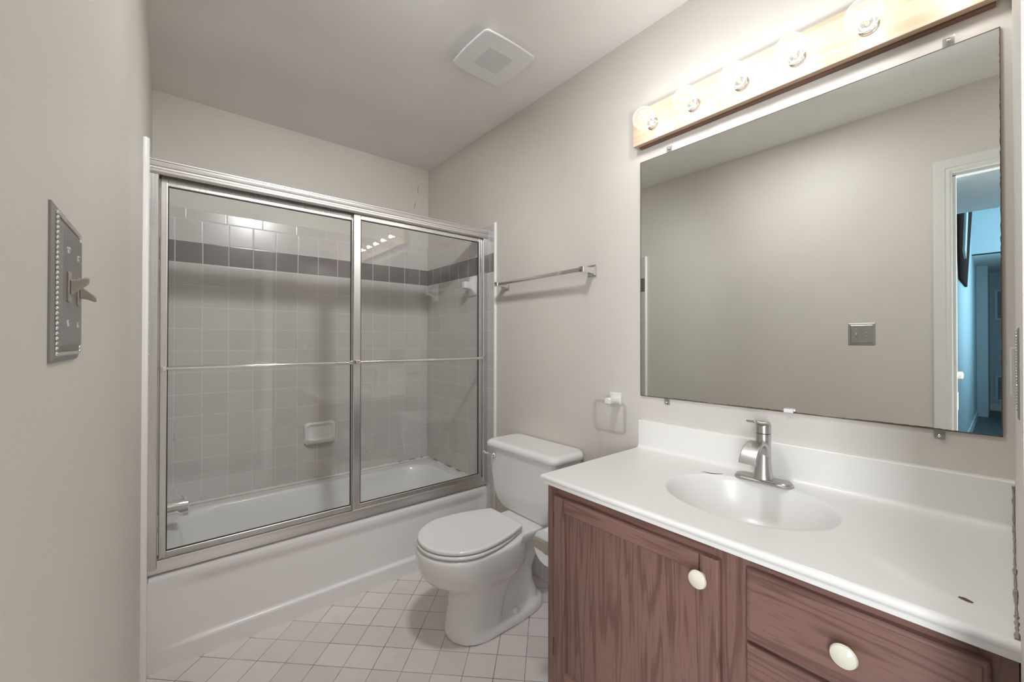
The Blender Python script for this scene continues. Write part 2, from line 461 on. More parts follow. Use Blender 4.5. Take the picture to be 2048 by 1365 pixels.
# ------------------------------------------------------------------ hallway seen in the mirror
HX = -8.3
struct('floor_hall', box(new(), HX, XL-0.115, -0.75, 0.9, -0.06, -0.002), M['hall_floor'], smooth=False)
b = box(new(), -2.9, XL-0.115, -0.75, 0.9, CZ-0.02, CZ+0.2); box(b, HX, -5.8, -0.75, 0.9, 2.44, 2.6); box(b, -5.8, -2.9, -0.75, 0.9, 4.4, 4.5)
struct('ceiling_hall', b, M['ceil'], smooth=False)
b = box(new(), -5.9, -5.75, -0.75, 0.9, 2.44, 4.4); box(b, -2.95, -2.85, -0.75, 0.9, CZ+0.1, 4.4)
struct('wall_hall_header', b, M['hall_wall'], smooth=False)
b = box(new(), -5.75, -0.3, 0.31, 0.43, 0, 4.4); box(b, -7.2, -5.9, 0.31, 0.43, 0, 2.44); box(b, -5.9, -5.75, 0.31, 0.43, 2.05, 4.4)
box(b, HX, -7.2, 0.19, 0.43, 0, 2.44); box(b, -0.3, XL-0.115, 0.24, 0.43, 0, CZ)
struct('wall_hall_left', b, M['hall_wall'], smooth=False)
struct('wall_hall_right', box(new(), HX, XL-0.115, -0.87, -0.75, 0, 4.4), M['hall_wall'], smooth=False)
struct('wall_hall_end', box(new(), HX-0.12, HX, -0.87, 0.9, 0, 2.6), M['hall_wall'], smooth=False)
struct('wall_hall_recess', box(new(), -5.9, -5.75, 0.42, 0.9, 0, 4.4), M['hall_wall'], smooth=False)
struct('baseboard_hall_end', box(new(), HX, HX+0.015, -0.75, 0.19, 0, 0.11, 0.003), M['white'])
b = box(new(), -5.77, -0.95, 0.296, 0.31, 0, 0.11, 0.003); box(b, -7.2, -5.9, 0.296, 0.31, 0, 0.11, 0.003)
struct('baseboard_hall_left', b, M['white'])

def grille(loc_y0, loc_y1, z0, z1, label):
    t = thing('vent_grille', label, 'vent', (HX, (loc_y0+loc_y1)/2, z0), None)
    bm = new(); x = HX
    for (a0, a1, c0, c1) in ((loc_y0, loc_y1, z0, z0+0.03), (loc_y0, loc_y1, z1-0.03, z1), (loc_y0, loc_y0+0.03, z0+0.03, z1-0.03), (loc_y1-0.03, loc_y1, z0+0.03, z1-0.03)):
        box(bm, x, x+0.012, a0, a1, c0, c1)
    obj('frame', bm, M['white'], t)
    bm = box(new(), x, x+0.003, loc_y0+0.03, loc_y1-0.03, z0+0.03, z1-0.03); n = int((z1-z0-0.06)/0.025)
    for i in range(n):
        zz = z0+0.035+i*0.025
        extrude_prof(bm, [(x+0.003, zz), (x+0.011, zz+0.004), (x+0.011, zz+0.007), (x+0.003, zz+0.012)], 1, loc_y0+0.031, loc_y1-0.031)
    obj('louvers', bm, M['grille'], t, smooth=False)
grille(-0.50, 0.13, 1.60, 2.13, 'upper grey louvered return vent on the far hallway wall seen in mirror')
grille(-0.50, 0.13, 0.17, 0.62, 'lower white framed vent above the hallway baseboard seen in mirror')

# dark sloping boards against the tall hallway wall
def slope(pts, name, label, cat, mat, off=0.0):
    bm = new(); fr = [(x, 0.290-off, z) for x, z in pts]; bk = [(x, 0.309-off*1.1, z) for x, z in pts]
    loft(bm, [fr, bk]); o = obj(name, bm, mat, smooth=False); return tag(o, label, cat)
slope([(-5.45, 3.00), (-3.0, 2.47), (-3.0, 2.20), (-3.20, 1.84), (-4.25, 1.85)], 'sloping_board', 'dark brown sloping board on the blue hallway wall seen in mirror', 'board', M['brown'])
slope([(-4.15, 2.80), (-3.85, 2.74), (-3.42, 2.16), (-3.66, 2.10)], 'stair_trim', 'pale sloping trim strip beside the dark hallway board seen in mirror', 'trim', M['white'], 0.018)

# the bathroom door, opened outwards into the hall
def door_leaf():
    hx, hy = XL-0.118, 0.168
    ang = math.radians(92.0); L = 0.70
    mat = Matrix.Translation((hx, hy, 0)) @ Matrix.Rotation(math.radians(180-ang*0), 4, 'Z') if False else Matrix.Translation((hx, hy, 0)) @ Matrix.Rotation(math.radians(174.3), 4, 'Z')
    t = thing('bathroom_door', 'white bathroom door standing open into the hallway, seen in mirror', 'door', (hx, hy, 0.01))
    bm = new(); tmp = box(new(), 0.0, L, -0.035, 0.0, 0.01, 2.03, 0.002)
    for (x0, x1) in ((0.10, 0.32), (0.38, 0.60)):
        for (z0, z1) in ((0.2, 0.85), (1.0, 1.85)):
            box(tmp, x0, x1, -0.0015, 0.004, z0, z1, 0.002)
    join(bm, tmp, mat); obj('panel', bm, M['white'], t)
    bm = new(); tmp = new(); lathe(tmp, (L-0.06, 0.0, 1.0), (0, 1, 0), [(0, 0.030), (0.006, 0.030), (0.008, 0.012), (0.030, 0.012), (0.036, 0.024), (0.055, 0.027), (0.062, 0.018), (0.063, 0.0)], 20)
    join(bm, tmp, mat); o = obj('door_knob', bm, M['nickel'], t)
door_leaf()

# ------------------------------------------------------------------ bathtub
def bathtub():
    t = thing('bathtub', 'white built-in bathtub with ridged apron behind the sliding glass doors', 'bathtub', (0.695, 2.339, 0))
    bm = new(); cx, cy = (TL+TX)/2, 2.341; hx, hy = (TX-TL)/2, 0.364
    K = 10
    def ring(cx_, cy_, hx_, hy_, r, z): return [(p[0], p[1], z) for p in rrect(cx_, cy_, hx_, hy_, r, K)]
    ocx, ocy = 0.700, 2.357; ohx, ohy = 0.672, 0.262
    y0 = 1.969
    rings = [ring(cx, cy, hx, hy, 0.004, 0.335), ring(cx, cy, hx, hy-0.002, 0.006, 0.346), ring(cx, cy, hx, hy-0.006, 0.01, 0.354), ring(cx, cy, hx, hy-0.013, 0.014, 0.3585),
             ring(cx, cy, hx, hy-0.025, 0.02, 0.360),
             ring(ocx, ocy, ohx+0.012, ohy+0.012, 0.17, 0.361), ring(ocx, ocy, ohx, ohy, 0.165, 0.358), ring(ocx, ocy, ohx-0.010, ohy-0.008, 0.16, 0.350),
             ring(ocx-0.005, ocy, ohx-0.022, ohy-0.016, 0.16, 0.325), ring(ocx-0.02, ocy, ohx-0.055, ohy-0.03, 0.15, 0.22),
             ring(ocx-0.03, ocy, ohx-0.085, ohy-0.045, 0.15, 0.13), ring(ocx-0.035, ocy, ohx-0.12, ohy-0.07, 0.13, 0.085), ring(ocx-0.035, ocy, ohx-0.19, ohy-0.13, 0.10, 0.07)]
    loft(bm, rings, cap=(False, True))
    # apron: recessed field over a toe ridge that fades out at the left end
    nx, nz = 70, 60; g = []
    def sm(a, b_, v):
        q = max(0, min(1, (v-a)/(b_-a))); return q*q*(3-2*q)
    for j in range(nz+1):
        z = 0.335*j/nz; row = []
        for i in range(nx+1):
            x = TL + (TX-TL)*i/nx
            fade = sm(0.02, 0.20, x-TL)*sm(0.0, 0.05, TX-x)
            rec = 0.012*sm(0.072, 0.086, z)*(1-sm(0.275, 0.325, z))*fade + 0.003*(1-sm(0.0, 0.07, z))
            row.append(bm.verts.new((x, 1.977 - 0.0 + rec, z)))
        g.append(row)
    for j in range(nz):
        for i in range(nx): bm.faces.new((g[j][i], g[j][i+1], g[j+1][i+1], g[j+1][i]))
    o = obj('tub_body', bm, M['tub'], t, angle=60)
    b = new(); lathe(b, (0.056, 2.345, 0.262), (1, 0, 0.18), [(0, 0.034), (0.006, 0.034), (0.009, 0.030), (0.010, 0.0)], 28); lathe(b, (0.064, 2.345, 0.277), (1, 0, 0.18), [(0, 0.004), (0.004, 0.003), (0.0045, 0)], 10)
    obj('overflow_plate', b, M['chrome'], t)
    # wavy caulk bead between tub and tile
    b = new(); pts = []
    for i in range(61):
        x = TL + (TX-TL)*i/60; pts.append((x, YT-0.004, 0.363))
    tube(b, pts, [0.007 + 0.004*random.random() for _ in pts], 8)
    pts = [(TX-0.004, YT-(YT-2.04)*i/30, 0.363) for i in range(31)]
    tube(b, pts, [0.006 + 0.004*random.random() for _ in pts], 8)
    obj('caulk', b, M['caulk'], t)
    b = new()
    for (x, l) in ((0.93, 0.035), (1.22, 0.02), (1.30, 0.045), (1.385, 0.02)): tube(b, [(x, YT-0.010, 0.371), (x+l/2, YT-0.011, 0.374), (x+l, YT-0.010, 0.371)], 0.0018, 6)
    for (y, l) in ((2.60, 0.05), (2.44, 0.08), (2.30, 0.05)): tube(b, [(TX-0.0095, y, 0.372), (TX-0.0105, y-l/2, 0.3745), (TX-0.0095, y-l, 0.371)], 0.0018, 6)
    o = obj('mildew', b, M['stain'], t); o['label'] = 'dark mildew specks on the caulk'; o['kind'] = 'stuff'
bathtub()

def tub_spout():
    t = thing('tub_spout', 'chrome tub spout on the left tiled wall behind the glass', 'faucet', (TL, 2.345, 0.46))
    bm = new(); rings = []
    for (x, zt, zb, hw) in ((TL, 0.505, 0.445, 0.030), (TL+0.01, 0.506, 0.444, 0.031), (0.0, 0.506, 0.445, 0.030), (0.030, 0.505, 0.446, 0.029), (0.045, 0.504, 0.432, 0.028), (0.068, 0.503, 0.430, 0.026), (0.072, 0.494, 0.436, 0.022)):
        cz_, h = (zt+zb)/2, (zt-zb)/2
        rings.append([(x, 2.345+p[0], cz_+p[1]) for p in rrect(0, 0, hw, h, 0.020, 6)])
    loft(bm, rings); obj('spout_body', bm, M['chrome'], t)
    b = new(); lathe(b, (0.052, 2.345, 0.503), (0, 0, 1), [(0, 0.003), (0.010, 0.003), (0.012, 0.008), (0.016, 0.009), (0.018, 0.006), (0.0185, 0)], 14)
    obj('diverter_knob', b, M['chrome'], t)
tub_spout()

# ------------------------------------------------------------------ sliding shower doors
def shower():
    t = thing('shower_door_frame', 'satin aluminium frame of header, side jambs and track on the bathtub rim', 'shower frame', (0.695, 1.995, 0.36))
    b = new()
    pr = [(1.972, 1.836), (1.970, 1.842), (1.974, 1.846), (1.966, 1.850), (1.965, 1.858), (1.970, 1.863), (1.980, 1.866), (2.030, 1.866), (2.034, 1.860), (2.034, 1.812), (2.030, 1.812), (2.030, 1.845), (1.980, 1.845), (1.978, 1.814), (1.972, 1.814), (1.966, 1.820), (1.965, 1.830)]
    pr = [(1.974, 1.812), (1.970, 1.814), (1.966, 1.819), (1.965, 1.826), (1.969, 1.832), (1.969, 1.836), (1.965, 1.840), (1.963, 1.848), (1.965, 1.856), (1.971, 1.861), (1.978, 1.863), (1.978, 1.866), (2.034, 1.866), (2.034, 1.812), (2.029, 1.812), (2.029, 1.856), (1.979, 1.856), (1.979, 1.812)]
    extrude_prof(b, pr, 0, TL, TX); obj('header', b, M['alu'], t, angle=25)
    b = new()
    pr = [(1.974, 0.361), (1.975, 0.372), (1.981, 0.386), (1.983, 0.398), (1.985, 0.402), (1.9875, 0.398), (1.9875, 0.378), (2.0035, 0.378), (2.0035, 0.402), (2.0065, 0.402), (2.0065, 0.378), (2.024, 0.378), (2.024, 0.408), (2.028, 0.408), (2.028, 0.361)]
    extrude_prof(b, pr, 0, TL, TX); obj('bottom_track', b, M['alu'], t, angle=20)
    for s, x in ((1, TL), (-1, TX)):
        b = new()
        pr = [(x, 1.976), (x+s*0.022, 1.976), (x+s*0.025, 1.980), (x+s*0.025, 1.984), (x+s*0.006, 1.986), (x+s*0.006, 2.026), (x+s*0.025, 2.027), (x+s*0.025, 2.031), (x, 2.031)]
        extrude_prof(b, pr, 2, 0.362, 1.812); obj('side_jamb', b, M['alu_v'], t, angle=25)
    def door(name, label, x0, x1, gx0, gx1, y0, y1, z0, z1, gz0, gz1, bx0, bx1, bz, st_mat):
        d = thing(name, label, 'shower door', ((x0+x1)/2, (y0+y1)/2, z0), 'sliding glass shower doors')
        b = new(); yc = (y0+y1)/2
        def mem(ax, a0, a1, o0, o1):   # frame member with rounded front
            if ax == 'v': box(b, o0, o1, y0, y1, a0, a1, 0.0035, 3)
            else: box(b, a0, a1, y0+0.001, y1-0.001, o0, o1, 0.0035, 3)
        mem('v', z0, z1, x0, gx0); mem('v', z0, z1, gx1, x1)
        mem('h', gx0-0.002, gx1+0.002, z0, gz0); mem('h', gx0-0.002, gx1+0.002, gz1, z1)
        obj('frame', b, st_mat, d)
        b = new(); e = 0.0022
        box(b, gx0, gx0+e, y0+0.003, y1-0.003, gz0, gz1); box(b, gx1-e, gx1, y0+0.003, y1-0.003, gz0, gz1)
        box(b, gx0+e, gx1-e, y0+0.003, y1-0.003, gz0, gz0+e); box(b, gx0+e, gx1-e, y0+0.003, y1-0.003, gz1-e, gz1)
        g = obj('gasket', b, M['rubber'], d, smooth=False); g['label'] = 'thin black rubber seal around the pane'
        b = box(new(), gx0+0.001, gx1-0.001, yc-0.0025, yc+0.0025, gz0+0.001, gz1-0.001)
        obj('glass_pane', b, M['glass'], d, smooth=False)
        b = new(); yb = y0-0.024
        tube(b, [(bx0, yb, bz), (bx1, yb, bz)], 0.0075, 16)
        br = obj('towel_bar', b, M['chrome'], d)
        for x in (bx0, bx1):
            b = box(new(), x-0.010, x+0.010, yb-0.0095, y0+0.002, bz-0.0095, bz+0.0095, 0.003); obj('bracket', b, M['chrome'], br)
        return d
    door('shower_door', 'left sliding shower door with framed clear glass and towel bar', -0.028, 0.690, -0.005, 0.668, 2.0075, 2.0220, 0.392, 1.825, 0.421, 1.783, -0.016, 0.655, 1.103, M['alu_v'])
    door('shower_door', 'right sliding shower door overlapping in front, nearer the toilet', 0.671, 1.424, 0.706, 1.396, 1.9885, 2.0025, 0.392, 1.825, 0.426, 1.789, 0.684, 1.407, 1.106, M['alu_v'])
shower()

# ------------------------------------------------------------------ ceramic fittings in the alcove
def soap_dish():
    t = thing('soap_dish', 'white ceramic soap dish on the tiled wall above the tub', 'soap dish', (0.71, YT, 0.575))
    bm = new(); x0, x1 = 0.622, 0.800; z0, z1 = 0.580, 0.712; cx, cz_ = (x0+x1)/2, (z0+z1)/2; hx, hz = (x1-x0)/2, (z1-z0)/2
    def ring(y, dx, dz, zc=0, r=0.022): return [(cx+p[0], y, cz_+zc+p[1]) for p in rrect(0, 0, hx-dx, hz-dz, r, 6)]
    rings = [ring(YT, 0, 0), ring(YT-0.012, 0, 0), ring(YT-0.020, 0.004, 0.004), ring(YT-0.022, 0.009, 0.009), ring(YT-0.021, 0.014, 0.014, 0, 0.018), ring(YT-0.010, 0.022, 0.022, 0, 0.014), ring(YT-0.006, 0.034, 0.034, 0, 0.012)]
    loft(bm, rings)
    # projecting lip tray
    lr = []
    for (z, pr_, ins) in ((0.582, 0.018, 0.010), (0.590, 0.040, 0.004), (0.602, 0.052, 0.0), (0.614, 0.056, 0.0), (0.616, 0.051, 0.004), (0.608, 0.044, 0.012), (0.603, 0.02, 0.018)):
        ring_ = []
        for i in range(17):
            a = i/16; xx = x0+ins + (x1-x0-2*ins)*a
            ring_.append((xx, YT-0.004-pr_*(1-abs(2*a-1)**5), z))
        ring_ += [(x1-ins, YT-0.002, z), (x0+ins, YT-0.002, z)]
        lr.append(ring_)
    loft(bm, lr); obj('dish', bm, M['ceramic'], t, angle=50)
    b = new()
    for i in range(7): tube(b, [(0.655+i*0.0185, YT-0.012, 0.606), (0.655+i*0.0185, YT-0.046, 0.6075)], 0.0022, 6)
    obj('drain_ribs', b, M['ceramic'], t)
soap_dish()

def shower_bar():
    t = thing('shower_towel_bar', 'clear towel bar on white ceramic posts inside the tub alcove', 'towel bar', (TX, 2.345, 1.545))
    for y in (2.118, 2.592):
        b = new(); rings = []
        for (x, hy, hz) in ((TX, 0.043, 0.062), (TX-0.005, 0.043, 0.062), (TX-0.010, 0.038, 0.057), (TX-0.022, 0.026, 0.036), (TX-0.034, 0.021, 0.024), (TX-0.045, 0.020, 0.022), (TX-0.068, 0.020, 0.022), (TX-0.074, 0.017, 0.019), (TX-0.076, 0.010, 0.012)):
            rings.append([(x, y+p[0], 1.548+p[1]) for p in rrect(0, 0, hy, hz, min(hy, hz)*0.45, 5)])
        loft(b, rings); obj('post', b, M['ceramic'], t, angle=60)
    b = box(new(), TX-0.066, TX-0.048, 2.12, 2.59, 1.539, 1.557, 0.003); obj('bar', b, M['acrylic'], t)
shower_bar()

# ------------------------------------------------------------------ towel bar and ring on the right wall
def towel_bar():
    t = thing('towel_bar', 'chrome square towel bar on the beige wall above the toilet', 'towel bar', (W, 1.49, 1.52))
    for y, bx in ((1.188, 1), (1.800, -1)):
        b = box(new(), W-0.006, W, y-0.024, y+0.024, 1.520-0.026, 1.520+0.026, 0.002)
        rings = []
        for (x, h) in ((W-0.006, 0.020), (W-0.010, 0.016), (W-0.030, 0.013), (W-0.055, 0.0125), (W-0.077, 0.0125), (W-0.079, 0.0105)):
            rings.append([(x, y+p[0], 1.520+p[1]) for p in rrect(0, 0, h, h, 0.002, 2)])
        loft(b, rings); obj('bracket', b, M['chrome'], t)
    b = box(new(), W-0.074, W-0.058, 1.186, 1.802, 1.511, 1.529, 0.0015); obj('bar', b, M['chrome'], t)
towel_bar()

def towel_ring():
    t = thing('towel_ring', 'clear acrylic square towel ring on white mount above toilet tank', 'towel ring', (W, 1.055, 0.955))
    b = box(new(), W-0.007, W, 1.032, 1.090, 0.938, 0.990, 0.004)
    rings = []
    for (x, hy, hz) in ((W-0.007, 0.020, 0.017), (W-0.028, 0.015, 0.013), (W-0.045, 0.014, 0.013), (W-0.062, 0.014, 0.013), (W-0.066, 0.011, 0.010)):
        rings.append([(x, 1.058+p[0], 0.958+p[1]) for p in rrect(0, 0, hy, hz, 0.005, 3)])
    loft(b, rings); obj('mount', b, M['ceramic'], t)
    b = new(); outer = rrect(1.058, 0.893, 0.076, 0.060, 0.016, 6)
    P = [Vector((W-0.052, p[0], p[1])) for p in outer]; P = P[1:] + P[:2]
    n = len(P); rings = []
    for i in range(n):
        d = (P[(i+1) % n]-P[i-1]).normalized(); s = d.cross(Vector((1, 0, 0))).normalized()
        rings.append([P[i] + s*a + Vector((1, 0, 0))*c for a, c in ((0.006, 0.004), (-0.006, 0.004), (-0.006, -0.004), (0.006, -0.004))])
    rs = [[b.verts.new(p) for p in r] for r in rings]
    for i in range(n): faces_ring(b, rs[i], rs[(i+1) % n])
    obj('ring', b, M['acrylic'], t)
towel_ring()

# ------------------------------------------------------------------ toilet
def toilet():
    Y = 1.450
    t = thing('toilet', 'white two-piece toilet with closed lid between bathtub and vanity', 'toilet', (1.15, Y, 0))
    def egg(xf, xb, hw, z, n=40, pw=2.3, wide=0.50):
        """outline: rounded front at xf, back at xb, widest part `wide` of the way"""
        pts = []; xm = xf + (xb-xf)*wide
        for i in range(n):
            a = 2*PI*i/n; c, s = math.cos(a), math.sin(a)
            if c < 0: x = xm - (xm-xf)*abs(c)**(2/2.05)
            else: x = xm + (xb-xm)*abs(c)**(2/3.4)
            y = hw*math.copysign(abs(s)**(2/(2.05 if c < 0 else 3.4)), s)
            pts.append((x, Y+y, z))
        return pts
    bm = new()
    S = [(0.0, .872, 1.345, .118), (.022, .872, 1.345, .118), (.030, .880, 1.335, .108)]
    loft(bm, [egg(a, b_, h, z, wide=.3) for z, a, b_, h in [(0.0, .868, 1.350, .118), (.026, .868, 1.350, .118), (.036, .873, 1.345, .112), (.042, .885, 1.325, .090)]])
    loft(bm, [egg(a, b_, h, z, wide=.42) for z, a, b_, h in [(0.01, .870, 1.09, .113), (.06, .876, 1.10, .104), (.12, .884, 1.12, .100), (.17, .884, 1.15, .101), (.205, .865, 1.17, .114), (.235, .818, 1.19, .138), (.262, .778, 1.21, .158), (.29, .757, 1.21, .171), (.33, .748, 1.20, .177), (.365, .746, 1.19, .178), (.378, .749, 1.19, .176), (.383, .756, 1.18, .170)]])
    loft(bm, [[(p[0], p[1], z) for p in rrect(cx, Y, hx, hy, r, 8)] for z, cx, hx, hy, r in
              [(.02, 1.17, .13, .085, .05), (.06, 1.19, .13, .072, .05), (.12, 1.18, .115, .070, .05), (.18, 1.18, .11, .070, .05), (.235, 1.20, .12, .072, .05), (.28, 1.22, .15, .078, .05), (.32, 1.26, .16, .100, .05), (.345, 1.275, .165, .118, .04), (.375, 1.28, .165, .124, .03), (.380, 1.28, .160, .119, .03)]])
    o = obj('bowl', bm, M['porc'], t, smooth=True)
    o.modifiers.clear(); rm = o.modifiers.new('remesh', 'REMESH'); rm.mode = 'VOXEL'; rm.voxel_size = 0.006; rm.use_smooth_shade = True
    s = o.modifiers.new('smooth', 'SMOOTH'); s.iterations = 9; s.factor = 0.5
    # seat and lid
    def slab(name, z0, z1, xf, xb, hw, r, hole=None):
        b = new(); rr = []
        for z, ins in ((z0, r*0.8), (z0+r*0.4, r*0.2), (z0+r, 0), (z1-r, 0), (z1-r*0.4, r*0.25), (z1-r*0.1, r*0.8), (z1, r*2.2)):
            pts = []; n = 56
            xm = xf+0.175; H_ = hw-ins; X1 = xb-ins
            half = []
            for i in range(29):
                a = PI/2*i/28; half.append((xm-(xm-xf-ins)*math.cos(a), H_*math.sin(a)))
            def side(q): return H_*(1-0.30*q**1.9)
            for i in range(1, 15):
                q = i/15; half.append((xm+(X1-0.02-xm)*q, side(q)))
            yw = side(1.0)
            for i in range(0, 7):
                a = PI/2*i/6; half.append((X1-0.02+0.02*math.sin(a), yw-0.02+0.02*math.cos(a)))
            half.append((X1+0.001, yw*0.4))
            pts = [(hx_, Y+hy_, z) for hx_, hy_ in half] + [(hx_, Y-hy_, z) for hx_, hy_ in half[:0:-1]]
            rr.append(pts)
        loft(b, rr); return obj(name, b, M['porc'], t, angle=50)
    slab('seat', .387, .401, .751, 1.155, .176, .006)
    slab('seat_lid', .404, .420, .754, 1.172, .174, .006)
    for s_ in (-1, 1):
        b = box(new(), 1.150, 1.190, Y+s_*.075-.016, Y+s_*.075+.016, .381, .402, .004); tube(b, [(1.178, Y+s_*.075-.018, .402), (1.178, Y+s_*.075+.018, .402)], .007, 12)
        obj('seat_hinge', b, M['plastic'], t)
    # tank
    b = new(); rings = []
    for z, x0, hy, r in [(.372, 1.300, .120, .03), (.376, 1.288, .140, .035), (.392, 1.272, .175, .04), (.425, 1.262, .205, .04), (.47, 1.256, .218, .035), (.56, 1.250, .226, .03), (.678, 1.243, .232, .028)]:
        x1 = W-.012
        rings.append([(p[0], p[1], z) for p in rrect((x0+x1)/2, Y+.012, (x1-x0)/2, hy, r, 8)])
    loft(b, rings); obj('tank', b, M['porc'], t, angle=60)
    b = new(); rings = []
    for z, e, r in [(.672, -.002, .03), (.676, .006, .034), (.684, .010, .036), (.694, .010, .036), (.704, .004, .034), (.709, -.006, .03), (.711, -.020, .025)]:
        x0 = 1.243-e; x1 = W-.008
        rings.append([(p[0], p[1], z) for p in rrect((x0+x1)/2, Y+.012, (x1-x0)/2, .242+e, r*1.2, 8)])
    loft(b, rings); obj('tank_lid', b, M['porc'], t, angle=60)
    b = new(); hy = 1.640; lathe(b, (1.246, hy, .640), (-1, 0, 0), [(0, .016), (.006, .016), (.010, .012), (.018, .010), (.019, 0)], 20)
    tube(b, [(1.232, hy-.004, .640), (1.228, hy+.02, .641), (1.226, hy+.045, .643), (1.226, hy+.065, .645)], [.008, .0075, .007, .0085], 12)
    obj('flush_lever', b, M['chrome'], t)
    for s_ in (-1, 1):
        b = new(); lathe(b, (1.150, Y+s_*.088, .036), (0, 0, 1), [(0, .016), (.010, .016), (.018, .014), (.024, .009), (.026, 0)], 20)
        o = obj('bolt_cap', b, M['ceramic'], t)
    b = new(); lathe(b, (1.255, Y-.10, .676), (0, 0, 1), [(0, .001), (.001, .001)], 6); b.free()
toilet()

# ------------------------------------------------------------------ vanity cabinet, countertop, faucet
CX, CYL, CTOP = 0.925, 0.935, 0.758
def vanity():
    t = thing('vanity_cabinet', 'pickled oak vanity cabinet with one door and drawers under the white countertop', 'cabinet', (1.19, 0.46, 0))
    b = new()
    y0, y1 = YN+0.001, CYL
    box(b, CX+0.018, W-0.002, y1-0.016, y1, 0.0, CTOP); box(b, CX+0.018, W-0.002, y0, y0+0.016, 0.0, CTOP)
    box(b, CX+0.018, W-0.002, y0+0.016, y1-0.016, 0.09, 0.105); box(b, CX+0.07, CX+0.085, y0+0.016, y1-0.016, 0.0, 0.09)
    box(b, W-0.010, W-0.002, y0+0.016, y1-0.016, 0.105, CTOP)
    obj('carcass', b, M['oak_z'], t, smooth=False)
    b = new()
    b.free()
    for a0, a1 in ((y1-0.050, y1), (0.340, 0.416), (y0, y0+0.040)):
        obj('face_frame_stile', box(new(), CX, CX+0.018, a0, a1, 0.09, CTOP, 0.001), M['oak_z'], t, smooth=False)
    for a0, a1, c0, c1 in ((0.416, y1-0.050, 0.720, CTOP-0.001), (y0+0.040, 0.340, 0.725, CTOP-0.001), (0.416, y1-0.050, 0.09, 0.215), (y0+0.040, 0.340, 0.09, 0.135),
                           (y0+0.040, 0.340, 0.573, 0.601), (y0+0.040, 0.340, 0.413, 0.441), (y0+0.040, 0.340, 0.253, 0.281)):
        obj('face_frame_rail', box(new(), CX+0.0005, CX+0.018, a0, a1, c0, c1), M['oak_y'], t, smooth=False)
    # door
    dy0, dy1, dz0, dz1 = 0.398, 0.895, 0.166, 0.7315; x0, x1 = CX-0.018, CX-0.001; sw = 0.045
    bm = box(new(), x1-0.0065, x1-0.0015, dy0+sw-0.006, dy1-sw+0.006, dz0+sw-0.006, dz1-sw+0.006)
    d = obj('door', bm, M['oak_panel'], t, smooth=False)
    def member(axis, a0, a1, o0, o1, outer):
        b = new(); q = 0.006
        # o0/o1 across; outer side gets a routed edge
        if outer > 0: pr = [(o0, x1), (o1, x1), (o1, x0+q), (o1-q*0.4, x0+q*0.35), (o1-q, x0), (o0+0.005, x0), (o0+0.0035, x0+0.003), (o0+0.0015, x0+0.004), (o0, x0+0.012)]
        else: pr = [(o1, x1), (o0, x1), (o0, x0+q), (o0+q*0.4, x0+q*0.35), (o0+q, x0), (o1-0.005, x0), (o1-0.0035, x0+0.003), (o1-0.0015, x0+0.004), (o1, x0+0.012)]
        if axis == 'z': loft(b, [[(x, o, a0) for o, x in pr], [(x, o, a1) for o, x in pr]])
        else: loft(b, [[(x, a0, o) for o, x in pr], [(x, a1, o) for o, x in pr]])
        return b
    obj('stile', member('z', dz0, dz1, dy1-sw, dy1, 1), M['oak_z'], d, angle=25); obj('stile', member('z', dz0, dz1, dy0, dy0+sw, -1), M['oak_z'], d, angle=25)
    obj('rail', member('y', dy0+sw-.0005, dy1-sw+.0005, dz1-sw, dz1-0.0002, 1), M['oak_y'], d, angle=25); obj('rail', member('y', dy0+sw-.0005, dy1-sw+.0005, dz0+0.0002, dz0+sw, -1), M['oak_y'], d, angle=25)
    def knob(parent, y, z):
        b = new(); lathe(b, (x0, y, z), (-1, 0, 0), [(0, .009), (.008, .008), (.012, .012), (.016, .0185), (.020, .0200), (.024, .0185), (.0275, .012), (.029, .004), (.0292, 0)], 28)
        o = obj('knob', b, M['knob'], parent); o['label'] = 'round ivory ceramic knob'
    knob(d, 0.435, 0.684)
    for z in (0.650, 0.262):
        b = box(new(), CX-0.010, CX+0.0004-0.0008, dy1+0.003, dy1+0.0095, z-0.026, z+0.026, 0.001); o = obj('hinge', b, M['bronze'], t); o['label'] = 'dark bronze hinge leaf'
    # drawers
    for z0, z1 in ((0.592, 0.7385), (0.430, 0.584), (0.270, 0.422), (0.115, 0.262)):
        a0, a1 = 0.016, 0.3465; q = 0.010
        bm = new(); rings = []
        for x, ins in ((x1, 0), (x0+0.011, 0), (x0+0.007, 0.001), (x0+0.004, 0.004), (x0+0.003, 0.008), (x0+0.0005, 0.009), (x0, 0.011)):
            rings.append([(x, a0+ins, z0+ins), (x, a1-ins, z0+ins), (x, a1-ins, z1-ins), (x, a0+ins, z1-ins)])
        loft(bm, rings); d = obj('drawer', bm, M['oak_y'], t, angle=20)
        knob(d, 0.181, (z0+z1)/2)
vanity()

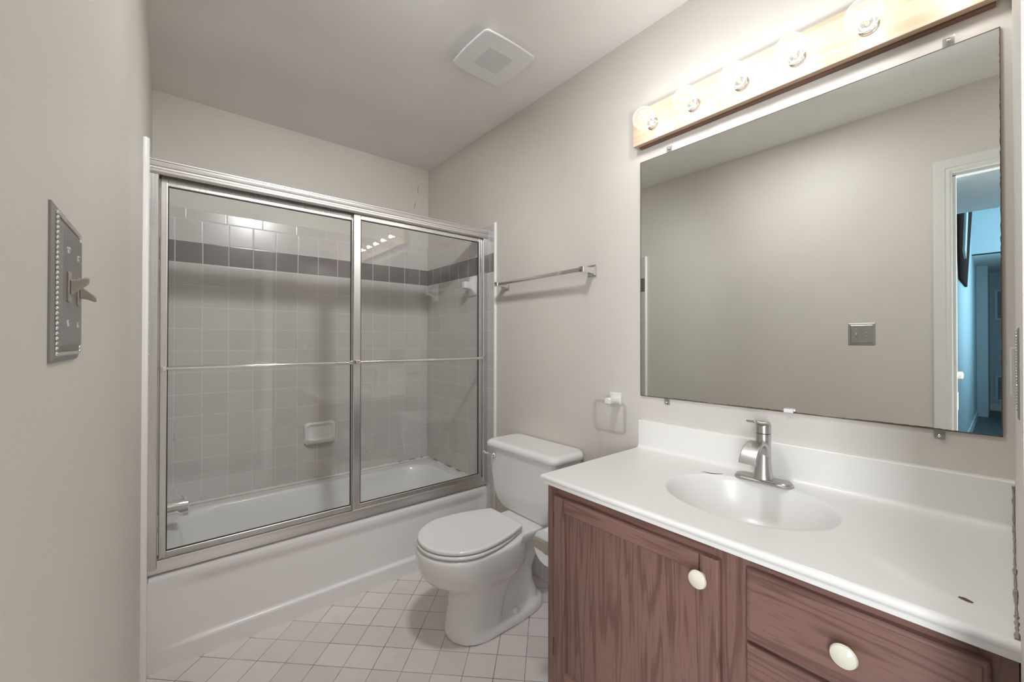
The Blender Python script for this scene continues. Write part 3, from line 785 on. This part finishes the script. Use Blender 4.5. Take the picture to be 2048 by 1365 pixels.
def countertop():
    t = thing('countertop', 'white cultured marble countertop with oval sink basin and backsplash', 'countertop', (1.18, 0.46, CTOP))
    x0, x1, y0, y1, zt = 0.900, W-0.020, YN, 0.946, 0.786
    zl = CTOP+0.0005
    sx, sy, ax, ay = 1.190, 0.455, 0.168, 0.205
    bm = new(); N = 96
    def rect_pt(a):
        c, s = math.cos(a), math.sin(a)
        # ray from sink centre to the top-surface rectangle
        X0, X1, Y0, Y1 = x0+0.012, x1, y0, y1-0.008
        ts = []
        if c > 1e-9: ts.append((X1-sx)/c)
        if c < -1e-9: ts.append((X0-sx)/c)
        if s > 1e-9: ts.append((Y1-sy)/s)
        if s < -1e-9: ts.append((Y0-sy)/s)
        k = min(ts); return (sx+k*c, sy+k*s, zt)
    ang = [2*PI*i/N for i in range(N)]
    for (X, Y_) in ((x0+0.012, y0), (x1, y0), (x1, y1-0.008), (x0+0.012, y1-0.008)):
        a = math.atan2(Y_-sy, X-sx) % (2*PI); j = min(range(N), key=lambda i: abs(ang[i]-a)); ang[j] = a
    def ell(f, z, dx=0): return [(sx+dx+ax*f*math.cos(a), sy+ay*f*math.sin(a), z) for a in ang]
    rings = [[rect_pt(a) for a in ang], ell(1.12, zt), ell(1.06, zt-0.0004), ell(1.02, zt-0.002), ell(0.995, zt-0.006), ell(0.975, zt-0.014), ell(0.94, zt-0.032), ell(0.88, zt-0.060), ell(0.78, zt-0.092, .004), ell(0.62, zt-0.116, .008), ell(0.42, zt-0.130, .01), ell(0.20, zt-0.137, .01), ell(0.12, zt-0.139, .01)]
    loft(bm, rings, cap=(False, True))
    # moulded front and left edge
    edge = [(0.012, zt), (0.006, zt-0.001), (0.002, zt-0.004), (0.0, zt-0.009), (0.002, zt-0.014), (0.006, zt-0.017), (0.007, zt-0.021), (0.006, zl), (0.04, zl)]
    rows = []
    for d, z in edge:
        dl = d*0.667 if d <= 0.012 else d
        rows.append([(x0+d, y0, z), (x0+d, y1-dl, z), (x1, y1-dl, z)])
    loft(bm, rows, cap=(False, False), closed=False)
    fs = [[(x0+0.04, y0, zl), (x1, y0, zl), (x1, y1-0.04, zl), (x0+0.04, y1-0.04, zl)]]
    obj('top', bm, M['counter'], t, angle=50)
    # backsplash with a cove
    b = new(); r = 0.014
    pr = [(W, CTOP+0.002), (W, 0.8935), (x1+0.004, 0.8935), (x1+0.001, 0.892), (x1, 0.889), (x1, zt+r)]
    for i in range(1, 7):
        a = PI/2*i/6; pr.append((x1 - r + r*math.cos(a), zt + r - r*math.sin(a)))
    pr += [(x1-r, zt-0.004), (x1, CTOP+0.002)]
    extrude_prof(b, pr, 1, y0, y1-0.006); obj('backsplash', b, M['counter'], t, angle=50)
    b = new(); lathe(b, (sx+.01, sy, zt-0.1385), (0, 0, 1), [(0, .022), (.002, .022), (.003, .019), (.0015, .016), (.004, .014), (.006, .006), (.0062, 0)], 24)
    obj('drain', b, M['nickel'], t)
    # worn marks
    b = new(); pts = [(0.992, 0.052, .7866), (0.991, 0.046, .7868), (0.988, 0.041, .7868), (0.987, 0.036, .7866)]
    tube(b, pts, [.0025, .0045, .0040, .0022], 10, 0.25); o = obj('burn_mark', b, M['stain'], t); o['label'] = 'small brown mark near the right wall'
    b = new(); A, B = Vector((1.317, .629, .7863)), Vector((1.346, .577, .7863)); pts = []
    for i in range(9):
        q = i/8; p = A.lerp(B, q); p += Vector((-0.010, -0.004, 0))*math.sin(q*PI); pts.append(p)
    tube(b, pts, [.0004, .0008, .0011, .0012, .0012, .0011, .0009, .0007, .0004], 6); o = obj('crack', b, M['stain'], t); o['label'] = 'thin dark curved crack left of the faucet'
    b = new(); pts = [(x1-0.001, y0+0.002, 0.885), (x1-0.002, y0+0.002, 0.80), (x1-0.02, y0+0.002, 0.7875), (1.2, y0+0.003, 0.7868), (1.0, y0+0.003, 0.7868), (0.905, y0+0.003, 0.7865)]
    fine = []
    for a, c in zip(pts, pts[1:]):
        for i in range(14): fine.append(Vector(a).lerp(Vector(c), i/14))
    tube(b, fine, [0.0012+0.0022*random.random() for _ in fine], 6); o = obj('caulk', b, M['mould'], t); o['label'] = 'mouldy grey caulk line along the near wall'
countertop()

def faucet():
    x, y, z = 1.368, 0.470, 0.7865
    t = thing('faucet', 'brushed nickel single-handle faucet with flat arched spout behind the sink', 'faucet', (x, y, z))
    b = new()
    def stad(zz, ins): return [(x+p[0], y+p[1], zz) for p in rrect(0, 0, 0.027-ins, 0.079-ins, 0.027-ins, 10)]
    loft(b, [stad(z, 0), stad(z+.004, 0), stad(z+.006, .0015), stad(z+.0065, .004), stad(z+.010, .0045), stad(z+.0115, .007)])
    obj('base_plate', b, M['nickel'], t, angle=35)
    b = new(); rings = []
    for zz, rx, ry, dx in ((.797, .028, .0265, 0), (.801, .0270, .0255, 0), (.815, .0240, .0225, 0), (.84, .0215, .0200, .001), (.87, .0205, .0190, .002), (.90, .0205, .0190, .003), (.9285, .0205, .0190, .004)):
        rings.append([(x+dx+p[0], y+p[1], zz) for p in rrect(0, 0, rx, ry, min(rx, ry)*.85, 7)])
    loft(b, rings); obj('body', b, M['nickel'], t, angle=50)
    b = new(); rings = []
    for zz, rx, ry, dx in ((.9305, .0205, .0190, .004), (.950, .0205, .0190, .004), (.956, .0195, .0185, .0045), (.960, .0160, .0160, .006)):
        rings.append([(x+dx+p[0], y+p[1], zz) for p in rrect(0, 0, rx, ry, min(rx, ry)*.85, 7)])
    loft(b, rings)
    rings = []
    for xx, zz, hw, th in ((x+.024, .944, .015, .006), (x+.018, .952, .0165, .007), (x+.004, .9600, .0175, .006), (x-.016, .9640, .0175, .0045), (x-.036, .9660, .0175, .0036), (x-.058, .9690, .0170, .0032), (x-.078, .9735, .0160, .0030), (x-.088, .9760, .0135, .0028), (x-.092, .9770, .0095, .0022)):
        rings.append([(xx, y+p[0], zz+p[1]) for p in rrect(0, 0, hw, th, th*.8, 3)])
    loft(b, rings); obj('handle', b, M['nickel'], t, angle=50)
    b = new(); rings = []
    path = [(.006, .850, .018, .020), (-.006, .878, .0195, .014), (-.022, .898, .0215, .0085), (-.042, .9085, .0225, .0055), (-.062, .9100, .0228, .0045), (-.082, .9035, .0230, .0040), (-.098, .8920, .0232, .0038), (-.110, .8765, .0232, .0036), (-.117, .8620, .0230, .0035)]
    for i, (dx, zz, hw, th) in enumerate(path):
        a = path[max(i-1, 0)]; c = path[min(i+1, len(path)-1)]
        d = Vector((c[0]-a[0], 0, c[1]-a[1])).normalized(); nrm = Vector((-d.z, 0, d.x))
        pts = []
        for p in rrect(0, 0, hw, th, th*.8, 3):
            bow = -0.0035*(p[0]/hw)**2
            pts.append(Vector((x+dx, y+p[0], zz)) + nrm*(p[1]*-1 + (-bow if False else 0)) + Vector((0, 0, bow)))
        rings.append(pts)
    loft(b, rings); obj('spout', b, M['nickel'], t, angle=50)
faucet()

# toilet paper on the vanity's side panel
def tp():
    t = thing('toilet_paper_holder', 'taupe toilet paper holder on the side of the oak vanity', 'holder', (1.02, CYL, 0.51))
    for x in (0.958, 1.082):
        b = new(); rings = []
        for (yy, hz, zc) in ((CYL, .030, .52), (CYL+.008, .028, .52), (CYL+.03, .019, .522), (CYL+.06, .017, .522), (CYL+.098, .016, .522), (CYL+.104, .012, .522)):
            rings.append([(x+p[0], yy, zc+p[1]) for p in rrect(0, 0, .006, hz, .004, 3)])
        loft(b, rings); obj('arm', b, M['taupe'], t, angle=50)
    b = new(); tube(b, [(0.963, .990, .522), (1.078, .990, .522)], .010, 16); obj('spindle', b, M['plastic'], t)
    b = new(); u = Vector((0, 1, 0)); v = Vector((0, 0, 1)); c0, c1 = Vector((.967, .990, .513)), Vector((1.074, .990, .513))
    ri = [circ(c0, u, v, .021, 48), circ(c0, u, v, .0575, 48), circ(c1, u, v, .0575, 48), circ(c1, u, v, .021, 48)]
    rs = [[b.verts.new(p) for p in r] for r in ri]
    for i in range(4): faces_ring(b, rs[i], rs[(i+1) % 4])
    o = obj('toilet_paper_roll', b, M['paper']); tag(o, 'white toilet paper roll hanging beside the vanity cabinet', 'toilet paper')
tp()

# ------------------------------------------------------------------ mirror
MY0, MY1, MZ0, MZ1 = 0.006, 0.940, 0.988, 1.922
def mirror():
    t = thing('mirror', 'large frameless wall mirror above the countertop', 'mirror', (W, (MY0+MY1)/2, MZ0))
    b = box(new(), W-0.0055, W-0.0005, MY0, MY1, MZ0, MZ1); obj('glass', b, M['mirror'], t, smooth=False)
    b = new(); n = 130
    def strip(pts_in, pts_out):
        a = [b.verts.new(p) for p in pts_in]; c = [b.verts.new(p) for p in pts_out]
        a2 = [b.verts.new((p[0]+0.0006, p[1], p[2])) for p in pts_in]; c2 = [b.verts.new((p[0]+0.0006, p[1], p[2])) for p in pts_out]
        faces_ring(b, a, c, False); faces_ring(b, c2, a2, False)
    x = W-0.0063
    rnd = random.Random(3); w1 = []
    for i in range(n+1):
        q = i/n; base = 0.0012 + 0.0022*abs(math.sin(q*9.0))*(1 if 0.15 < (1-q) < 0.9 else .4); w1.append(base + 0.0014*rnd.random())
    strip([(x, MY0+(MY1-MY0)*i/n, MZ0+w1[i]) for i in range(n+1)], [(x, MY0+(MY1-MY0)*i/n, MZ0) for i in range(n+1)])
    strip([(x, MY1-0.0012-0.001*rnd.random(), MZ0+(MZ1-MZ0)*i/n) for i in range(n+1)], [(x, MY1, MZ0+(MZ1-MZ0)*i/n) for i in range(n+1)])
    strip([(x, MY0+0.001+0.0012*rnd.random(), MZ0+(MZ1-MZ0)*i/n) for i in range(n+1)], [(x, MY0, MZ0+(MZ1-MZ0)*i/n) for i in range(n+1)])
    strip([(x, MY0+(MY1-MY0)*i/n, MZ1-0.0012) for i in range(n+1)], [(x, MY0+(MY1-MY0)*i/n, MZ1) for i in range(n+1)])
    o = obj('edge_corrosion', b, M['stain'], t, smooth=False); o['label'] = 'dark desilvered edge line of the mirror'
    b = box(new(), W-0.012, W-0.0058, 0.413, 0.438, 0.9885, 1.0000, 0.001); o = obj('lower_clip', b, M['plastic'], t); o['label'] = 'small white clip on the lower edge'
mirror()
def clip(y, z, up, label):
    t = thing('mirror_clip', label, 'clip', (W, y, z), 'clear clips holding the mirror')
    s = 1 if up else -1
    b = new(); pr = [(W, z-s*.002), (W-.0075, z-s*.006), (W-.0095, z-s*.006), (W-.0100, z+s*.004), (W-.0085, z+s*.018), (W, z+s*.020)]
    extrude_prof(b, pr, 1, y-.010, y+.010); obj('body', b, M['acrylic'], t, angle=60)
    b = new(); lathe(b, (W-.004, y, z+s*.010), (-1, 0, 0), [(0, .0035), (.005, .0035), (.0062, .002), (.0063, 0)], 12); obj('screw', b, M['chrome'], t)
clip(0.817, MZ1+0.004, True, 'clear mirror clip on the top edge under the left bulbs')
clip(0.087, MZ1+0.004, True, 'clear mirror clip on the top edge near the right corner')
clip(0.827, MZ0-0.004, False, 'clear mirror clip on the bottom edge near towel ring')
clip(0.106, MZ0-0.004, False, 'clear mirror clip on the bottom edge near the right corner')

# ------------------------------------------------------------------ vanity light
BY = [0.862, 0.702, 0.544, 0.391, 0.230, 0.072]; BZ = 2.036
def light_bar():
    t = thing('vanity_light', 'pine board vanity light fixture above the mirror', 'light fixture', (W, 0.47, 1.976))
    b = box(new(), W-.040, W-.018, 0.000, 0.951, 1.977, 2.112, .003, 2); obj('board', b, M['pine'], t)
    b = box(new(), W-.018, W, 0.012, 0.936, 1.9725, 2.098, .001); o = obj('back_box', b, M['pine_dark'], t); o['label'] = 'dark stained backing strip'
    for y in BY:
        b = new(); lathe(b, (W-.040, y, BZ), (-1, 0, 0), [(0, .022), (.003, .022), (.004, .019), (.012, .0185), (.013, .016), (.004, .015), (.004, 0)], 28)
        o = obj('socket', b, M['chrome'], t); o['label'] = 'chrome bulb socket'
light_bar()
def bulb(y, label):
    t = thing('light_bulb', label, 'light bulb', (W-.044, y, BZ), 'clear globe bulbs on the vanity light')
    b = new(); c = W-.044; R_ = .0395; prof = []
    cx = .060
    prof = [(0.004, .0135), (.012, .0140), (.018, .0165)]
    for i in range(3, 25):
        a = PI*i/24; prof.append((cx - R_*math.cos(a), R_*math.sin(a)))
    prof = [p for k, p in enumerate(prof) if k < 3 or p[0] > .021]
    lathe(b, (c, y, BZ), (-1, 0, 0), prof, 40); obj('globe', b, M['bulb'], t, angle=80)
    b = new(); lathe(b, (c, y, BZ), (-1, 0, 0), [(-.004, .0125), (.008, .0125), (.010, .008), (.022, .005), (.032, .003), (.034, 0)], 20); o = obj('stem', b, M['chrome'], t)
    b = new(); tube(b, [(c-.034, y-.008, BZ), (c-.050, y-.012, BZ+.004), (c-.054, y, BZ+.006), (c-.050, y+.012, BZ+.004), (c-.034, y+.008, BZ)], .0016, 8); lathe(b, (c-.046, y, BZ), (-1, 0, 0), [(0, .001), (.003, .005), (.008, .006), (.013, .005), (.016, .001)], 14)
    o = obj('filament', b, M['filament'], t); o['label'] = 'glowing filament'
    ld = bpy.data.lights.get('bulb_glow')
    if ld is None:
        ld = bpy.data.lights.new('bulb_glow', 'POINT'); ld.energy = BULB_W; ld.shadow_soft_size = .012; ld.color = (1.0, 0.98, 0.965)
    lo = bpy.data.objects.new('bulb_glow', ld); C.objects.link(lo); lo.parent = t; lo.location = (-.068, 0, 0)
    return t
first = bulb(BY[0], 'leftmost clear globe bulb at the board end, glowing')
LB = ['second clear globe bulb from the left end of the pine board', 'third clear globe bulb from the left end of the pine board',
      'fourth clear globe bulb from the left end of the pine board', 'fifth and largest-looking globe bulb, by the photo top edge', 'sixth globe bulb at the board end beside the right wall corner']
for y, lab in zip(BY[1:], LB):
    c = first.copy(); C.objects.link(c); c.location.y = y; c['label'] = lab
    for ch in first.children:
        d = ch.copy(); C.objects.link(d); d.parent = c

# ------------------------------------------------------------------ ceiling fan
def fan():
    t = thing('exhaust_fan', 'white square exhaust fan cover with light panel on the ceiling', 'exhaust fan', (1.075, 1.425, CZ-.03))
    a = math.radians(0)
    cx, cy, h = 1.073, 1.424, .132
    def pil(z, ins, bow=0.012):
        pts = []; n = 14; hh = h-ins
        cs = [(hh, -hh), (hh, hh), (-hh, hh), (-hh, -hh)]
        for k in range(4):
            A = Vector(cs[k]); B = Vector(cs[(k+1) % 4]); nrm = Vector(((B-A).y, -(B-A).x)).normalized()
            u_ = (B-A).normalized(); L_ = (B-A).length; rr = 0.022
            for i in range(n):
                q = i/(n-1); p = A + u_*(rr + (L_-2*rr)*q) + nrm*0.005*math.sin(PI*q)
                pts.append((cx+p.x, cy+p.y, z))
            cc = B - u_*rr - nrm*rr
            for i in range(1, 6):
                a_ = PI/2*i/6; p = cc + nrm*rr*math.cos(a_) + u_*rr*math.sin(a_)
                pts.append((cx+p.x, cy+p.y, z))
        return pts
    b = new(); loft(b, [pil(CZ-.024, .010), pil(CZ-.025, .002), pil(CZ-.027, 0), pil(CZ-.031, 0), pil(CZ-.033, .002), pil(CZ-.0335, .006)]); o = obj('cover', b, M['plastic'], t, angle=35)
    b = box(new(), cx-.105, cx+.105, cy-.105, cy+.105, CZ-.0245, CZ, .002); obj('housing', b, M['plastic'], t)
    b = box(new(), cx-.062, cx+.062, cy-.062, cy+.062, CZ-.0345, CZ-.0305, .0005); o = obj('light_panel', b, M['lens'], t); o['label'] = 'square translucent light panel, unlit'
fan()

# added fill lamp, out of view in the ceiling, turned towards the tub alcove
def added_fill_light():
    x, y = 0.60, 0.78
    t = thing('added_downlight', 'added round fill lamp in the ceiling, out of view between doorway and vanity', 'added fill light', (x, y, CZ))
    b = new(); lathe(b, (x, y, CZ), (0, 0, -1), [(0, .125), (.004, .125), (.006, .120), (.006, .112), (.002, .110), (0, .110)], 32); obj('rim', b, M['plastic'], t)
    b = new(); lathe(b, (x, y, CZ), (0, 0, -1), [(0.0, .1095), (.002, .1095), (.0021, 0)], 32); obj('lens', b, M['fill_lens'], t)
    d = bpy.data.lights.new('added_fill_spot', 'SPOT'); d.energy = FILL_SPOT_W; d.color = (0.98, 0.985, 1.0)
    d.spot_size = math.radians(104); d.spot_blend = 1.0; d.shadow_soft_size = .10
    o = bpy.data.objects.new('added_fill_spot', d); C.objects.link(o); o.parent = t; o.location = (0, 0, -.02)
    d2 = bpy.data.lights.new('added_fill_wash', 'AREA'); d2.shape = 'DISK'; d2.size = .20; d2.energy = FILL_WASH_W; d2.color = (0.98, 0.985, 1.0)
    o2 = bpy.data.objects.new('added_fill_wash', d2); C.objects.link(o2); o2.parent = t; o2.location = (0, 0, -.0075)
    aim = Vector((0.72, 2.70, 1.30)) - Vector((x, y, CZ-.02)); o.rotation_euler = aim.to_track_quat('-Z', 'Y').to_euler()
added_fill_light()

# ------------------------------------------------------------------ switch plate and outlet
def beads(bm, pts, r):
    for p, ax in pts:
        bmesh.ops.create_icosphere(bm, subdivisions=1, radius=r, matrix=Matrix.Translation(p))
def switch():
    y0, y1, z0, z1 = 0.460, 0.577, 1.186, 1.309
    t = thing('light_switch', 'pewter double switch plate with beaded border on the left wall', 'light switch', (XL, (y0+y1)/2, z0))
    b = new(); rings = []
    for x, i in ((XL, 0), (XL+.0015, 0), (XL+.003, .003), (XL+.003, .009), (XL+.0045, .012), (XL+.006, .014)):
        rings.append([(x, y0+i, z0+i), (x, y1-i, z0+i), (x, y1-i, z1-i), (x, y0+i, z1-i)])
    loft(b, rings); obj('plate', b, M['pewter'], t, angle=20)
    b = new(); pts = []; n = 28
    for i in range(n+1):
        q = i/n; zz = z0+.007+(z1-z0-.014)*q; yy = y0+.007+(y1-y0-.014)*q
        pts += [(Vector((XL+.0035, y0+.0065, zz)), 0), (Vector((XL+.0035, y1-.0065, zz)), 0)]
        if 0 < i < n: pts += [(Vector((XL+.0035, yy, z0+.0065)), 0), (Vector((XL+.0035, yy, z1-.0065)), 0)]
    beads(b, pts, .0019); o = obj('beaded_border', b, M['chrome'], t, angle=80); o['label'] = 'bright beaded border'
    for y, up in ((0.4955, 1), (0.5415, -1)):
        b = box(new(), XL+.0055, XL+.0075, y-.0055, y+.0055, 1.2475-.0125, 1.2475+.0125, .001)
        s = up
        rings = []
        for d, zc, hz, hy in ((0.004, 0, .006, .0040), (.008, s*.002, .0045, .0032), (.0125, s*.005, .0034, .0028), (.0142, s*.006, .0022, .0022)):
            rings.append([(XL+.004+d, y+p[0], 1.2475+zc+p[1]) for p in rrect(0, 0, hy, hz, .0018, 2)])
        loft(b, rings); o = obj('toggle', b, M['ivory'], t, angle=50); o['label'] = 'ivory toggle, ' + ('up' if up > 0 else 'down')
        for z in (1.2475-.030, 1.2475+.030):
            b = new(); lathe(b, (XL+.006, y, z), (1, 0, 0), [(0, .0030), (.0008, .0028), (.0014, .001), (.0015, 0)], 12); obj('screw', b, M['chrome'], t)
switch()
def outlet():
    x0, x1, z0, z1 = 0.86, 0.975, 1.100, 1.222
    t = thing('outlet', 'pewter cover plate with white outlet on the wall beside the mirror', 'outlet', ((x0+x1)/2, YN, z0))
    b = new(); rings = []
    for y, i in ((YN, 0), (YN+.001, 0), (YN+.002, .003), (YN+.002, .009), (YN+.0028, .012)):
        rings.append([(x0+i, y, z0+i), (x1-i, y, z0+i), (x1-i, y, z1-i), (x0+i, y, z1-i)])
    loft(b, rings); obj('plate', b, M['pewter'], t, angle=20)
    b = new(); pts = []
    for i in range(29):
        q = i/28; pts += [(Vector((x0+.0065, YN+.0022, z0+.007+(z1-z0-.014)*q)), 0)]
    beads(b, pts, .0014); obj('beaded_border', b, M['chrome'], t, angle=80)
    b = box(new(), 0.955-.037, 0.955-.003, YN+.002, YN+.0075, 1.161-.034, 1.161+.034, .001); o = obj('receptacle', b, M['plastic'], t); o['label'] = 'white receptacle'
outlet()
